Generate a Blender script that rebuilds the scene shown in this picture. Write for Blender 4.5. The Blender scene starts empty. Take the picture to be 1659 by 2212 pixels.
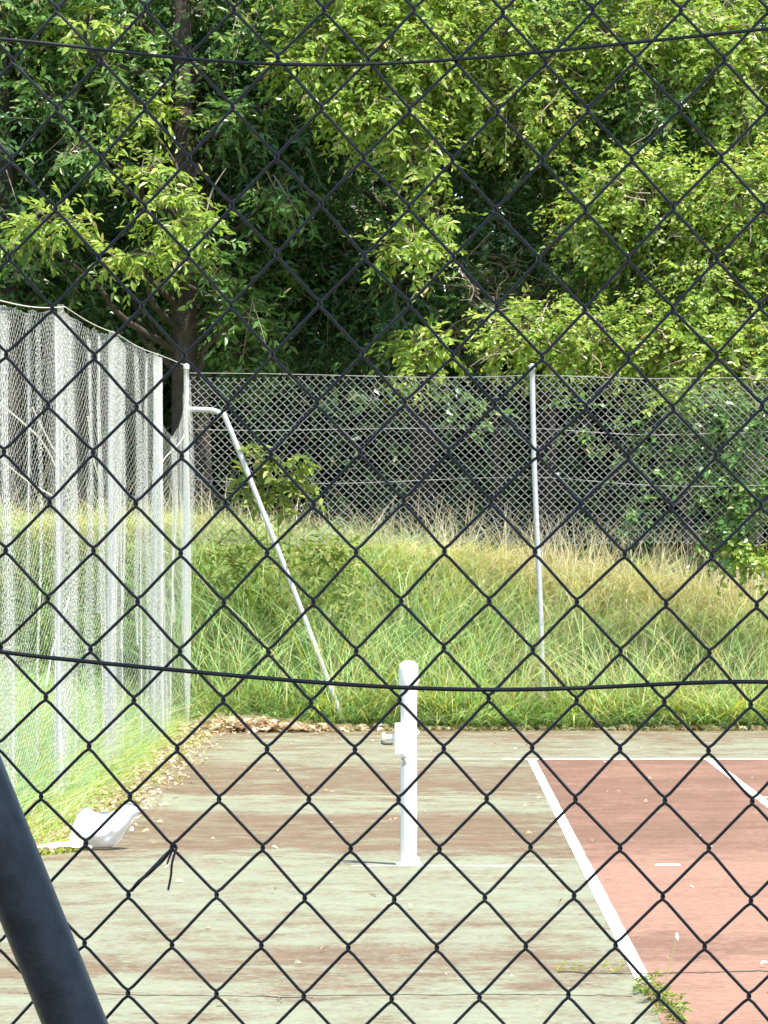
import bpy, math, random
import numpy as np
from mathutils import Vector

rng = np.random.default_rng(11)
random.seed(5)
scene = bpy.context.scene
COL = scene.collection

# ------------------------------------------------------------------ camera numbers
F = 10200.0          # focal length in photo units (picture 1659 x 2212)
CX, CY = 906.0, 1162.0   # where the court's own direction (+Y) meets the picture
H = 1.727            # eye height


def at(x, y, Y):
    """world point seen at (x, y) of the photo, Y metres away"""
    return np.array([(x - CX) * Y / F, Y, H - (y - CY) * Y / F])


# ------------------------------------------------------------------ helpers
def norm(a):
    return a / np.maximum(np.linalg.norm(a, axis=-1, keepdims=True), 1e-9)


class MB:
    def __init__(self):
        self.V, self.F, self.M, self.n = [], [], [], 0

    def add(self, V, Fc, mi=0):
        V = np.asarray(V, float).reshape(-1, 3)
        Fc = np.asarray(Fc, int)
        self.V.append(V)
        self.F.append(Fc + self.n)
        self.M.append(mi)
        self.n += len(V)
        return self

    def build(self, name, mats, parent=None, smooth=True):
        me = bpy.data.meshes.new(name)
        V = np.concatenate(self.V)
        me.vertices.add(len(V))
        me.vertices.foreach_set('co', V.astype(np.float32).ravel())
        loops = np.concatenate([f.ravel() for f in self.F])
        tot = np.concatenate([np.full(len(f), f.shape[1]) for f in self.F])
        mi = np.concatenate([np.full(len(f), m) for f, m in zip(self.F, self.M)])
        start = np.concatenate([[0], np.cumsum(tot)[:-1]])
        me.loops.add(len(loops))
        me.loops.foreach_set('vertex_index', loops.astype(np.int32))
        me.polygons.add(len(tot))
        me.polygons.foreach_set('loop_start', start.astype(np.int32))
        me.polygons.foreach_set('loop_total', tot.astype(np.int32))
        if not isinstance(mats, (list, tuple)):
            mats = [mats]
        for m in mats:
            me.materials.append(m)
        me.polygons.foreach_set('material_index', mi.astype(np.int32))
        me.polygons.foreach_set('use_smooth', np.full(len(tot), smooth))
        me.update(calc_edges=True)
        me.validate()
        o = bpy.data.objects.new(name, me)
        COL.objects.link(o)
        if parent is not None:
            o.parent = parent
            o.matrix_parent_inverse = parent.matrix_world.inverted()
        return o


def tubes(P, r, sides=4, ref=(0, 1, 0), cap=False):
    """P (m, n, 3) polylines -> V, F"""
    P = np.asarray(P, float)
    if P.ndim == 2:
        P = P[None]
    m, n, _ = P.shape
    T = norm(np.gradient(P, axis=1))
    R = np.broadcast_to(np.asarray(ref, float), P.shape)
    A = norm(np.cross(T, R))
    B = norm(np.cross(A, T))
    r = np.broadcast_to(np.asarray(r, float), (m, n))
    ang = np.arange(sides) * 2 * math.pi / sides
    V = P[:, :, None, :] + r[:, :, None, None] * (
        np.cos(ang)[None, None, :, None] * A[:, :, None, :] + np.sin(ang)[None, None, :, None] * B[:, :, None, :])
    idx = np.arange(m * n * sides).reshape(m, n, sides)
    a = idx[:, :-1, :]
    b = idx[:, 1:, :]
    Fq = np.stack([a, np.roll(a, -1, 2), np.roll(b, -1, 2), b], -1).reshape(-1, 4)
    return V.reshape(-1, 3), Fq


def add_tube(mb, P, r, sides=8, ref=(0, 1, 0), mi=0, cap=True):
    P = np.asarray(P, float)
    V, Fq = tubes(P, r, sides, ref)
    n = mb.n
    mb.add(V, Fq, mi)
    if cap:
        mb.add(np.zeros((0, 3)), np.array([[n + k for k in range(sides)]]) - mb.n, mi)
        e = n + (len(P) - 1) * sides
        mb.add(np.zeros((0, 3)), np.array([[e + k for k in reversed(range(sides))]]) - mb.n, mi)


def smooth_path(pts, n=40):
    """Catmull-Rom through points"""
    pts = np.asarray(pts, float)
    p = np.vstack([2 * pts[0] - pts[1], pts, 2 * pts[-1] - pts[-2]])
    out = []
    k = len(pts) - 1
    per = max(2, n // k)
    for i in range(k):
        p0, p1, p2, p3 = p[i:i + 4]
        for t in np.linspace(0, 1, per, endpoint=(i == k - 1)):
            out.append(0.5 * ((2 * p1) + (-p0 + p2) * t + (2 * p0 - 5 * p1 + 4 * p2 - p3) * t * t
                              + (-p0 + 3 * p1 - 3 * p2 + p3) * t ** 3))
    return np.array(out)


def add_box(mb, c, s, mi=0, rot=0.0):
    x, y, z = np.array(s) / 2
    V = np.array([[-x, -y, -z], [x, -y, -z], [x, y, -z], [-x, y, -z], [-x, -y, z], [x, -y, z], [x, y, z], [-x, y, z]])
    if rot:
        ca, sa = math.cos(rot), math.sin(rot)
        V = V @ np.array([[ca, sa, 0], [-sa, ca, 0], [0, 0, 1]])
    mb.add(V + np.array(c), [[0, 3, 2, 1], [4, 5, 6, 7], [0, 1, 5, 4], [1, 2, 6, 5], [2, 3, 7, 6], [3, 0, 4, 7]], mi)


def lathe(mb, c, prof, sides=24, mi=0, axis='z'):
    prof = np.asarray(prof, float)
    a = np.arange(sides) * 2 * math.pi / sides
    V = np.stack([prof[:, None, 0] * np.cos(a), prof[:, None, 0] * np.sin(a),
                  np.broadcast_to(prof[:, None, 1], (len(prof), sides))], -1)
    if axis == 'x':
        V = V[..., [2, 0, 1]]
    V = V + np.asarray(c, float)
    idx = np.arange(len(prof) * sides).reshape(len(prof), sides)
    a0, b0 = idx[:-1], idx[1:]
    mb.add(V, np.stack([a0, np.roll(a0, -1, 1), np.roll(b0, -1, 1), b0], -1).reshape(-1, 4), mi)


def tag(o, label=None, cat=None, group=None, kind=None):
    if label:
        o['label'] = label
    if cat:
        o['category'] = cat
    if group:
        o['group'] = group
    if kind:
        o['kind'] = kind
    return o


def empty(name, loc, label, cat, group=None):
    o = bpy.data.objects.new(name, None)
    o.empty_display_size = 0.2
    COL.objects.link(o)
    o.location = loc
    bpy.context.view_layer.update()
    return tag(o, label, cat, group)


# ------------------------------------------------------------------ materials
class NT:
    def __init__(self, name):
        self.m = bpy.data.materials.new(name)
        self.m.use_nodes = True
        self.t = self.m.node_tree
        self.b = self.t.nodes['Principled BSDF']
        self.out = self.t.nodes['Material Output']

    def n(self, typ, **kw):
        nd = self.t.nodes.new(typ)
        for k, v in kw.items():
            if k.startswith('_'):
                setattr(nd, k[1:], v)
            else:
                nd.inputs[k.replace('__', ' ')].default_value = v
        return nd

    def l(self, a, b):
        self.t.links.new(a, b)

    def pos(self):
        return self.n('ShaderNodeNewGeometry').outputs['Position']

    def noise(self, scale, detail=4, rough=0.6, vec=None, dist=0.0):
        nd = self.n('ShaderNodeTexNoise', Scale=scale, Detail=detail, Roughness=rough, Distortion=dist)
        self.l(vec if vec is not None else self.pos(), nd.inputs['Vector'])
        return nd.outputs['Fac']

    def ramp(self, fac, stops, interp='LINEAR'):
        r = self.n('ShaderNodeValToRGB')
        cr = r.color_ramp
        cr.interpolation = interp
        while len(cr.elements) < len(stops):
            cr.elements.new(0.5)
        for e, (p, c) in zip(cr.elements, stops):
            e.position = p
            e.color = (c, c, c, 1) if isinstance(c, (int, float)) else (*c, 1)
        self.l(fac, r.inputs['Fac'])
        return r.outputs['Color']

    def mix(self, fac, a, b, mode='MIX'):
        nd = self.n('ShaderNodeMix', _data_type='RGBA', _blend_type=mode)
        for i, v in ((0, fac), (6, a), (7, b)):
            if isinstance(v, (int, float)):
                nd.inputs[i].default_value = v
            elif isinstance(v, tuple):
                nd.inputs[i].default_value = (*v, 1)
            else:
                self.l(v, nd.inputs[i])
        return nd.outputs[2]

    def math(self, op, a, b=0.0, clamp=False):
        nd = self.n('ShaderNodeMath', _operation=op, _use_clamp=clamp)
        for i, v in ((0, a), (1, b)):
            if isinstance(v, (int, float)):
                nd.inputs[i].default_value = v
            else:
                self.l(v, nd.inputs[i])
        return nd.outputs[0]

    def bump(self, h, strength=0.3, dist=0.01):
        nd = self.n('ShaderNodeBump', Strength=strength, Distance=dist)
        self.l(h, nd.inputs['Height'])
        self.l(nd.outputs['Normal'], self.b.inputs['Normal'])

    def rand(self):
        return self.n('ShaderNodeNewGeometry').outputs['Random Per Island']


def simple(name, c1, c2, scale=20, rough=0.6, metal=0.0, spec=0.5, bump=0.15, bdist=0.002):
    m = NT(name)
    n = m.noise(scale, 5, 0.65)
    m.l(m.ramp(n, [(0.3, c1), (0.7, c2)]), m.b.inputs['Base Color'])
    m.b.inputs['Roughness'].default_value = rough
    m.b.inputs['Metallic'].default_value = metal
    m.b.inputs['Specular IOR Level'].default_value = spec
    if bump:
        m.bump(m.noise(scale * 4, 4), bump, bdist)
    return m.m


def leafy(name, stops, trans=0.35, rough=0.45, tcol=1.3, spec=0.4):
    """leaf or blade: colour from a random number per leaf, part of the light passes through"""
    m = NT(name)
    col = m.ramp(m.rand(), stops)
    m.l(col, m.b.inputs['Base Color'])
    m.b.inputs['Roughness'].default_value = rough
    m.b.inputs['Specular IOR Level'].default_value = spec
    tr = m.n('ShaderNodeBsdfTranslucent')
    m.l(m.mix(1.0, col, (tcol * 1.05, tcol, tcol * 0.7), 'MULTIPLY'), tr.inputs['Color'])
    mx = m.n('ShaderNodeMixShader')
    mx.inputs[0].default_value = trans
    m.l(m.b.outputs[0], mx.inputs[1])
    m.l(tr.outputs[0], mx.inputs[2])
    m.l(mx.outputs[0], m.out.inputs['Surface'])
    return m.m


def court_material():
    m = NT('worn_green_court')
    pos = m.pos()
    sep = m.n('ShaderNodeSeparateXYZ')
    m.l(pos, sep.inputs[0])
    X, Y = sep.outputs[0], sep.outputs[1]
    n1 = m.noise(0.35, 6, 0.65)
    n2 = m.noise(1.6, 8, 0.72)
    n3 = m.noise(9.0, 6, 0.7)
    wob = m.math('MULTIPLY', m.math('SUBTRACT', n1, 0.5), 3.6)
    wob2 = m.math('MULTIPLY', m.math('SUBTRACT', n2, 0.5), 1.6)
    yy = m.math('ADD', m.math('ADD', Y, wob), wob2)
    t = m.math('DIVIDE', m.math('SUBTRACT', yy, 15.0), 30.0)

    def p(d):
        return (d - 15.0) / 30.0
    band = m.ramp(t, [(p(16.0), 0.35), (p(17.3), 0.2), (p(18.3), 0.35), (p(19.0), 0.75), (p(19.8), 0.7), (p(20.3), 0.25), (p(21.3), 0.5),
                      (p(21.9), 0.2), (p(25.2), 0.25), (p(26.2), 0.85), (p(29.2), 0.95), (p(30.0), 0.2), (p(31.2), 0.25), (p(32.0), 0.9),
                      (p(35.5), 0.8), (p(36.8), 0.35), (p(40.0), 0.45), (p(41.0), 0.7), (p(42.4), 0.75)])
    k = m.math('ADD', band, m.math('MULTIPLY', m.math('SUBTRACT', n2, 0.5), 2.6))
    k = m.math('ADD', k, m.math('MULTIPLY', m.math('SUBTRACT', n3, 0.5), 1.6))
    n4 = m.noise(3.2, 9, 0.8)
    k = m.math('ADD', k, m.math('MULTIPLY', m.math('SUBTRACT', n4, 0.5), 1.5))
    n5 = m.noise(24, 6, 0.75)
    k = m.math('ADD', k, m.math('MULTIPLY', m.math('SUBTRACT', n5, 0.5), 2.4))
    mask = m.ramp(k, [(0.12, 0.0), (0.9, 0.92)])
    green = m.ramp(n3, [(0.25, (0.175, 0.192, 0.128)), (0.5, (0.238, 0.255, 0.172)), (0.8, (0.305, 0.308, 0.22))])
    brown = m.ramp(m.noise(4.0, 7, 0.7), [(0.3, (0.105, 0.064, 0.036)), (0.7, (0.195, 0.130, 0.078))])
    col = m.mix(mask, green, brown)
    # fine scuffs
    fine = m.noise(45, 5, 0.75)
    col = m.mix(m.ramp(fine, [(0.56, 0.0), (0.72, 0.6)]), col, (0.36, 0.345, 0.27))
    grit = m.noise(30, 5, 0.8)
    col = m.mix(m.ramp(grit, [(0.28, 0.6), (0.42, 0.0)]), col, (0.075, 0.06, 0.042))
    m.l(col, m.b.inputs['Base Color'])
    m.b.inputs['Roughness'].default_value = 0.9
    m.b.inputs['Specular IOR Level'].default_value = 0.2
    m.bump(m.math('ADD', fine, n3), 0.5, 0.012)
    return m.m


def red_material():
    m = NT('worn_red_court')
    n1 = m.noise(0.5, 7, 0.7)
    n2 = m.noise(2.2, 8, 0.72)
    n3 = m.noise(14, 6, 0.7)
    col = m.ramp(n3, [(0.25, (0.220, 0.118, 0.085)), (0.55, (0.305, 0.178, 0.125)), (0.8, (0.385, 0.26, 0.19))])
    sep = m.n('ShaderNodeSeparateXYZ')
    m.l(m.pos(), sep.inputs[0])
    yy = m.math('ADD', sep.outputs[1], m.math('MULTIPLY', m.math('SUBTRACT', n2, 0.5), 3.0))
    far = m.ramp(m.math('DIVIDE', m.math('SUBTRACT', yy, 15.0), 25.0),
                 [(0.0, 0.15), (0.165, 0.1), (0.19, 0.7), (0.215, 0.7), (0.24, 0.1), (0.38, 0.1), (0.47, 0.65), (0.9, 0.75)])
    k = m.math('ADD', far, m.math('MULTIPLY', m.math('SUBTRACT', n1, 0.5), 2.2))
    k = m.math('ADD', k, m.math('MULTIPLY', m.math('SUBTRACT', m.noise(3.5, 9, 0.8), 0.5), 2.2))
    k = m.math('ADD', k, m.math('MULTIPLY', m.math('SUBTRACT', m.noise(22, 6, 0.75), 0.5), 2.6))
    col = m.mix(m.ramp(k, [(0.15, 0.0), (0.9, 0.92)]), col, (0.150, 0.088, 0.058))
    grit = m.noise(34, 5, 0.8)
    col = m.mix(m.ramp(grit, [(0.28, 0.5), (0.42, 0.0)]), col, (0.09, 0.055, 0.042))
    fine = m.noise(50, 5, 0.75)
    col = m.mix(m.ramp(fine, [(0.6, 0.0), (0.78, 0.5)]), col, (0.40, 0.27, 0.21))
    m.l(col, m.b.inputs['Base Color'])
    m.b.inputs['Roughness'].default_value = 0.9
    m.b.inputs['Specular IOR Level'].default_value = 0.2
    m.bump(m.math('ADD', fine, n3), 0.5, 0.01)
    return m.m


def worn_paint(name, c, under, lo=0.60, hi=0.72):
    m = NT(name)
    n = m.noise(7, 8, 0.75)
    f = m.noise(60, 4, 0.7)
    k = m.math('ADD', m.math('MULTIPLY', n, 0.75), m.math('MULTIPLY', f, 0.25))
    m.l(m.mix(m.ramp(k, [(lo, 0.0), (hi, 1.0)]), c, under), m.b.inputs['Base Color'])
    m.b.inputs['Roughness'].default_value = 0.8
    m.bump(f, 0.3, 0.004)
    return m.m


M = {}
M['court'] = court_material()
M['red'] = red_material()
M['line'] = worn_paint('white_line_paint', (0.80, 0.80, 0.78), (0.42, 0.38, 0.33))
M['fadedline'] = worn_paint('faded_yellow_line_paint', (0.46, 0.40, 0.21), (0.26, 0.22, 0.15), 0.42, 0.56)
M['thinline'] = worn_paint('thin_white_line_paint', (0.66, 0.65, 0.60), (0.34, 0.32, 0.26), 0.50, 0.64)
def ground_material():
    m = NT('soil_and_bounce_thatch')
    sep = m.n('ShaderNodeSeparateXYZ')
    m.l(m.pos(), sep.inputs[0])
    n = m.noise(3, 6, .7)
    soil = m.ramp(n, [(.3, (.05, .04, .025)), (.7, (.11, .085, .05))])
    bounce_thatch = m.ramp(m.noise(12, 6, .7), [(.3, (.17, .20, .08)), (.7, (.34, .34, .18))])  # ground colour paled under the grass to bounce light into the blades
    y = m.math('ADD', sep.outputs[1], m.math('MULTIPLY', m.math('SUBTRACT', n, .5), 1.0))
    k = m.ramp(m.math('DIVIDE', m.math('SUBTRACT', y, 20.0), 40.0), [(.0, 0.0), (.10, 1.0), (.665, 1.0), (.70, 0.0)])
    m.l(m.mix(k, soil, bounce_thatch), m.b.inputs['Base Color'])
    m.b.inputs['Roughness'].default_value = .95
    m.bump(n, .6, .03)
    return m.m


M['ground'] = ground_material()
M['soil'] = simple('dry_soil', (0.05, 0.04, 0.025), (0.11, 0.085, 0.05), 3, 0.95, bump=0.6, bdist=0.03)
M['slab_edge'] = simple('pale_concrete', (0.30, 0.28, 0.23), (0.40, 0.37, 0.31), 8, 0.9)
M['white_metal'] = simple('white_painted_metal', (0.78, 0.78, 0.76), (0.84, 0.84, 0.82), 12, 0.45)
M['post_paint'] = worn_paint('chipped_white_post_paint', (0.80, 0.80, 0.78), (0.34, 0.27, 0.20), .60, .64)
M['galv'] = simple('galvanised_steel', (0.48, 0.49, 0.50), (0.62, 0.62, 0.62), 30, 0.5, 0.35)
M['galv_bright'] = simple('bright_galvanised_steel', (0.66, 0.66, 0.65), (0.76, 0.76, 0.75), 25, 0.5, 0.1)
M['farwire'] = simple('weathered_fence_wire', (0.30, 0.29, 0.28), (0.44, 0.43, 0.41), 6, 0.55, 0.3, bump=0)
M['nearwire'] = simple('dark_coated_wire', (0.006, 0.008, 0.009), (0.017, 0.017, 0.018), 60, 0.33, 0.0, 0.5, bump=0)
M['brace'] = simple('dull_grey_pipe', (0.010, 0.013, 0.018), (0.036, 0.043, 0.056), 55, 0.42, 0.2, 0.5, bump=0.5, bdist=0.001)
M['rust'] = simple('rusty_wire', (0.05, 0.03, 0.025), (0.09, 0.05, 0.035), 60, 0.7, bump=0)
M['shade_metal'] = simple('shade_metal', (0.05, 0.05, 0.05), (0.10, 0.10, 0.10), 30, 0.5, 0.4)
M['bark'] = simple('grey_brown_bark', (0.035, 0.028, 0.022), (0.085, 0.067, 0.052), 9, 0.9, bump=0.8, bdist=0.03)
M['twig'] = simple('pale_dry_twig', (0.16, 0.12, 0.09), (0.32, 0.26, 0.20), 12, 0.85, bump=0)
M['net'] = leafy('white_nylon_net', [(0.0, (0.86, 0.86, 0.85)), (1.0, (0.92, 0.92, 0.92))], 0.3, 0.6, 1.0)
M['plastic'] = simple('white_plastic', (0.80, 0.80, 0.78), (0.85, 0.85, 0.84), 10, 0.4)
M['grass'] = leafy('green_grass', [(0.0, (0.17, 0.36, 0.16)), (0.4, (0.29, 0.51, 0.26)), (0.75, (0.40, 0.59, 0.34)), (1.0, (0.58, 0.66, 0.46))], 0.6, 0.36, 1.45)
M['straw'] = leafy('dry_straw', [(0.0, (0.40, 0.36, 0.22)), (0.5, (0.62, 0.57, 0.40)), (1.0, (0.76, 0.71, 0.56))], 0.45, 0.6, 1.2)
M['yellowgrass'] = leafy('yellow_green_grass', [(0.0, (0.22, 0.29, 0.03)), (0.5, (0.42, 0.46, 0.06)), (1.0, (0.56, 0.52, 0.13))], 0.5, 0.5)
M['litter'] = leafy('dry_leaf', [(0.0, (0.32, 0.20, 0.12)), (0.4, (0.56, 0.42, 0.29)), (0.75, (0.72, 0.60, 0.47)), (1.0, (0.82, 0.76, 0.68))], 0.3, 0.7, 1.2)
M['leaf_dark'] = leafy('shaded_green_leaf', [(0.0, (0.045, 0.115, 0.045)), (0.6, (0.075, 0.175, 0.060)), (0.9, (0.12, 0.23, 0.065)), (1.0, (0.24, 0.25, 0.13))], 0.34, 0.27, 1.4, 0.7)  # cool green of leaves in shade, put into the colour
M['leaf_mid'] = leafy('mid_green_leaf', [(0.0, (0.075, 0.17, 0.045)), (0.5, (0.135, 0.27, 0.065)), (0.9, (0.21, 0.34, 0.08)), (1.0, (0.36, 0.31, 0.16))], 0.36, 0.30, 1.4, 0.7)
M['leaf_bright'] = leafy('sunlit_yellow_green_leaf', [(0.0, (0.16, 0.28, 0.045)), (0.5, (0.30, 0.43, 0.075)), (0.92, (0.44, 0.54, 0.11)), (1.0, (0.52, 0.42, 0.18))], 0.42, 0.38, 1.35, 0.6)  # yellow green with sunlight put into the colour, for the lit clumps
M['leaf_weed'] = leafy('weed_leaf', [(0.0, (0.13, 0.21, 0.04)), (0.7, (0.25, 0.32, 0.07)), (1.0, (0.38, 0.35, 0.12))], 0.4, 0.5)
M['blossom'] = simple('pale_seed_head', (0.6, 0.56, 0.42), (0.72, 0.68, 0.55), 40, 0.8, bump=0)

# ------------------------------------------------------------------ ground
NET_Y, BASE_Y, EDGE_Y = 24.94, 36.82, 42.35
LINE_X = 0.842
COURT_L = -1.86
FENCE_Y = 43.2
SIDE_X = -2.2


def sstep(t):
    t = np.clip(t, 0, 1)
    return t * t * (3 - 2 * t)


def bank_top(x):
    return 1.66 - 0.125 * np.clip(x + 2.2, 0, 6)


def ground_z(x, y):
    x, y = np.asarray(x, float), np.asarray(y, float)
    bank = bank_top(x) * sstep((y - 42.9) / 3.4)
    verge = 0.55 * sstep((-x - 2.6) / 3.0) * sstep((y - 22) / 6)
    bump = 0.05 * np.sin(x * 2.1 + 1.3 * np.sin(y * .9)) * np.sin(y * 1.7) * sstep((y - 43) / 2)
    return -0.06 + np.maximum(bank, verge) + bump


xs = np.concatenate([[-300, -150, -80, -40, -20], np.arange(-12, 14.1, 0.35), [20, 40, 80, 150, 300]])
ys = np.concatenate([[-200, -80, -30, -10, 0, 5, 10, 15], np.arange(20, 62, 0.4), [70, 90, 140, 250, 500]])
gx, gy = np.meshgrid(xs, ys)
mb = MB()
idx = np.arange(gx.size).reshape(gx.shape)
mb.add(np.stack([gx, gy, ground_z(gx, gy)], -1), np.stack([idx[:-1, :-1], idx[:-1, 1:], idx[1:, 1:], idx[1:, :-1]], -1).reshape(-1, 4))
tag(mb.build('ground', M['ground']), 'bare brown soil rising to a bank behind the court', 'ground', kind='structure')

# court slab (an L in plan, with a wavy broken edge on the verge side)
mb = MB()
ed = [(COURT_L + 0.05 * math.sin(y * 1.9) + 0.03 * math.sin(y * 5.3), y) for y in np.arange(EDGE_Y, 25.7, -0.5)]
outline = [(14, 4.5), (14, EDGE_Y)] + ed + [(-2.1, 25.6), (-2.6, 25.4), (-7, 25.2), (-7, 4.5)]
n = len(outline)
Vt = np.array([(x, y, 0.0) for x, y in outline])
Vb = Vt - [0, 0, 0.2]
mb.add(np.vstack([Vt, Vb]), [list(range(n))])
mb.add(np.zeros((0, 3)), np.array([[(i + 1) % n, i, n + i, n + (i + 1) % n] for i in range(n)]) - mb.n, 1)
tag(mb.build('court', [M['court'], M['slab_edge']], smooth=False), 'pale green hard court with brown stained patches', 'court', kind='structure')


def sheet(name, x0, x1, y0, y1, z, mat, label, cat, jag=0.0, nseg=1):
    mb = MB()
    long_y = (y1 - y0) > (x1 - x0)
    t = np.linspace(0, 1, nseg + 1)
    ja, jb = rng.normal(0, jag, nseg + 1), rng.normal(0, jag, nseg + 1)
    if long_y:
        A = np.stack([x0 + ja, y0 + t * (y1 - y0), 0 * t + z], -1)
        B = np.stack([x1 + jb, y0 + t * (y1 - y0), 0 * t + z], -1)
    else:
        A = np.stack([x0 + t * (x1 - x0), y1 + ja, 0 * t + z], -1)
        B = np.stack([x0 + t * (x1 - x0), y0 + jb, 0 * t + z], -1)
    V = np.empty((2 * (nseg + 1), 3))
    V[0::2], V[1::2] = A, B
    mb.add(V, [[2 * i, 2 * i + 1, 2 * i + 3, 2 * i + 2] for i in range(nseg)])
    return tag(mb.build(name, mat, smooth=False), label, cat, kind='structure')


sheet('playing_surface', LINE_X + 0.02, LINE_X + 10.95, 13.06, BASE_Y, 0.0015, M['red'], 'red painted playing surface inside the white lines', 'playing surface')
sheet('sideline', LINE_X, LINE_X + 0.062, 18.35, BASE_Y, 0.0030, M['line'], 'long white sideline between green court and red surface', 'court line', 0.0011, 90)
sheet('sideline', LINE_X, LINE_X + 0.062, 13.06, 15.9, 0.0030, M['line'], 'white sideline going on toward the viewer past the weed clump', 'court line', 0.003, 40)
sheet('singles_line', LINE_X + 1.385, LINE_X + 1.445, 13.06, BASE_Y - 0.09, 0.0030, M['line'], 'white inner sideline crossing the red surface at the right', 'court line', 0.002, 160)
sheet('baseline', LINE_X - 0.2, LINE_X + 10.9, BASE_Y - 0.09, BASE_Y + 0.03, 0.0045, M['line'], 'white baseline along the far end of the red surface', 'court line', 0.003, 90)
sheet('baseline', LINE_X - 1.05, LINE_X - 0.2, BASE_Y - 0.05, BASE_Y + 0.01, 0.0032, M['thinline'], 'faint thin line carrying the baseline on over the green', 'court line', 0.004, 14)
sheet('service_line', LINE_X + 1.445, LINE_X + 9.5, 31.3, 31.42, 0.0032, M['line'], 'white service line starting at the inner sideline', 'court line', 0.003, 40)
sheet('faded_line', -1.3, LINE_X, 31.40, 31.47, 0.0015, M['fadedline'], 'faded yellowish line across the green beyond the net post', 'court line', 0.006, 40)
sheet('net_strip', -0.36, 0.72, NET_Y - 0.11, NET_Y - 0.045, 0.0015, M['thinline'], 'pale clean strip on the green court at the foot of the net post', 'court line', 0.008, 24)
sheet('net_mark', 1.245, 1.375, NET_Y - 0.09, NET_Y + 0.03, 0.0032, M['line'], 'short white dash on the red surface in line with the net post', 'court mark', 0.004, 6)
# crack lines
mb = MB()


def crack(mb, pts, w):
    P = smooth_path(pts, 60)
    P[:, 1] += rng.normal(0, 0.012, len(P))
    ww = w * (0.4 + rng.random(len(P)))
    V = np.empty((2 * len(P), 3))
    V[0::2] = P + np.stack([0 * ww, ww, 0 * ww], -1)
    V[1::2] = P - np.stack([0 * ww, ww, 0 * ww], -1)
    mb.add(V, [[2 * i, 2 * i + 1, 2 * i + 3, 2 * i + 2] for i in range(len(P) - 1)])


crack(mb, [(0.55, 18.78, .0035), (0.85, 18.7, .0035), (1.1, 18.74, .0035), (1.5, 18.8, .0035), (2.4, 18.76, .0035)], 0.02)
crack(mb, [(-1.5, 17.9, .0015), (-.6, 17.8, .0015), (.3, 17.86, .0015), (0.8, 17.8, .0015)], 0.012)
tag(mb.build('court_crack', M['soil'], smooth=False), 'thin dirt filled cracks across the near court', 'crack', kind='structure')

# ------------------------------------------------------------------ vegetation builders
def leaves_mesh(mb, P, axis, nrm, L, W, mi=0, cup=0.18):
    """folded pointed leaves, two quads each"""
    axis = norm(axis)
    b = norm(np.cross(nrm, axis))
    n_ = norm(np.cross(axis, b))
    L = L[:, None]
    W = W[:, None]
    v0 = P
    l1 = P + axis * L * .33 + b * W * .5 + n_ * W * cup
    l2 = P + axis * L * .70 + b * W * .36 + n_ * W * cup * .4 - n_ * L * .03
    tp = P + axis * L - n_ * L * .14
    r2 = P + axis * L * .70 - b * W * .36 + n_ * W * cup * .4 - n_ * L * .03
    r1 = P + axis * L * .33 - b * W * .5 + n_ * W * cup
    V = np.stack([v0, l1, l2, tp, r2, r1], 1)
    base = np.arange(len(P))[:, None] * 6
    Fq = np.concatenate([base + np.array([[0, 3, 2, 1]]), base + np.array([[0, 5, 4, 3]])])
    mb.add(V, Fq, mi)


def clump_leaves(mb, tw, c, r, n_twigs, per, L, W, mi=0, droop=.35, twig_len=.34, up=.75, shell=0.55, twig_every=3):
    c, r = np.asarray(c, float), np.asarray(r, float)
    u = norm(rng.normal(size=(n_twigs, 3)))
    rad = rng.random(n_twigs) ** (1 - shell)
    lump = 1 + .22 * np.sin(u[:, 0] * 5 + c[0] * 3) * np.sin(u[:, 2] * 6 + c[2] * 2) + .12 * rng.normal(size=n_twigs)
    O = c + u * r * (rad * lump)[:, None]
    D = norm(u * 0.8 + rng.normal(size=u.shape) * .55 + np.array([0, 0, -droop]))
    ln = twig_len * (0.6 + .8 * rng.random(n_twigs))
    side0 = norm(np.cross(D, np.array([0, 0, 1.0]) + rng.normal(size=u.shape) * .3))
    t = (np.arange(per) + .6) / per
    P = O[:, None] + D[:, None] * (ln[:, None] * t)[..., None] + np.array([0, 0, -1.]) * (ln[:, None] * t * t)[..., None] * .25
    sgn = np.where(np.arange(per) % 2 == 0, 1., -1.)
    ax = D[:, None] * .55 + side0[:, None] * sgn[None, :, None] * .8 + rng.normal(size=P.shape) * .28 + np.array([0, 0, -droop * .6])
    nr = np.array([0, 0, up]) + u[:, None] * .45 + rng.normal(size=P.shape) * .42
    s = (0.45 + .75 * rng.random((n_twigs, per)))
    leaves_mesh(mb, P.reshape(-1, 3), ax.reshape(-1, 3), nr.reshape(-1, 3), (L * s).ravel(), (W * s).ravel(), mi)
    if tw is not None:
        k = np.arange(0, n_twigs, twig_every)
        tt = np.linspace(-.5, 1, 4)
        Q = O[k][:, None] + D[k][:, None] * (ln[k][:, None] * tt)[..., None]
        Q[:, :, 2] -= .25 * (ln[k][:, None] * tt * np.abs(tt))
        V, Fq = tubes(Q, np.array([.006, .005, .0035, .002]), 3, (0.3, .9, .2))
        tw.add(V, Fq)


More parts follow.
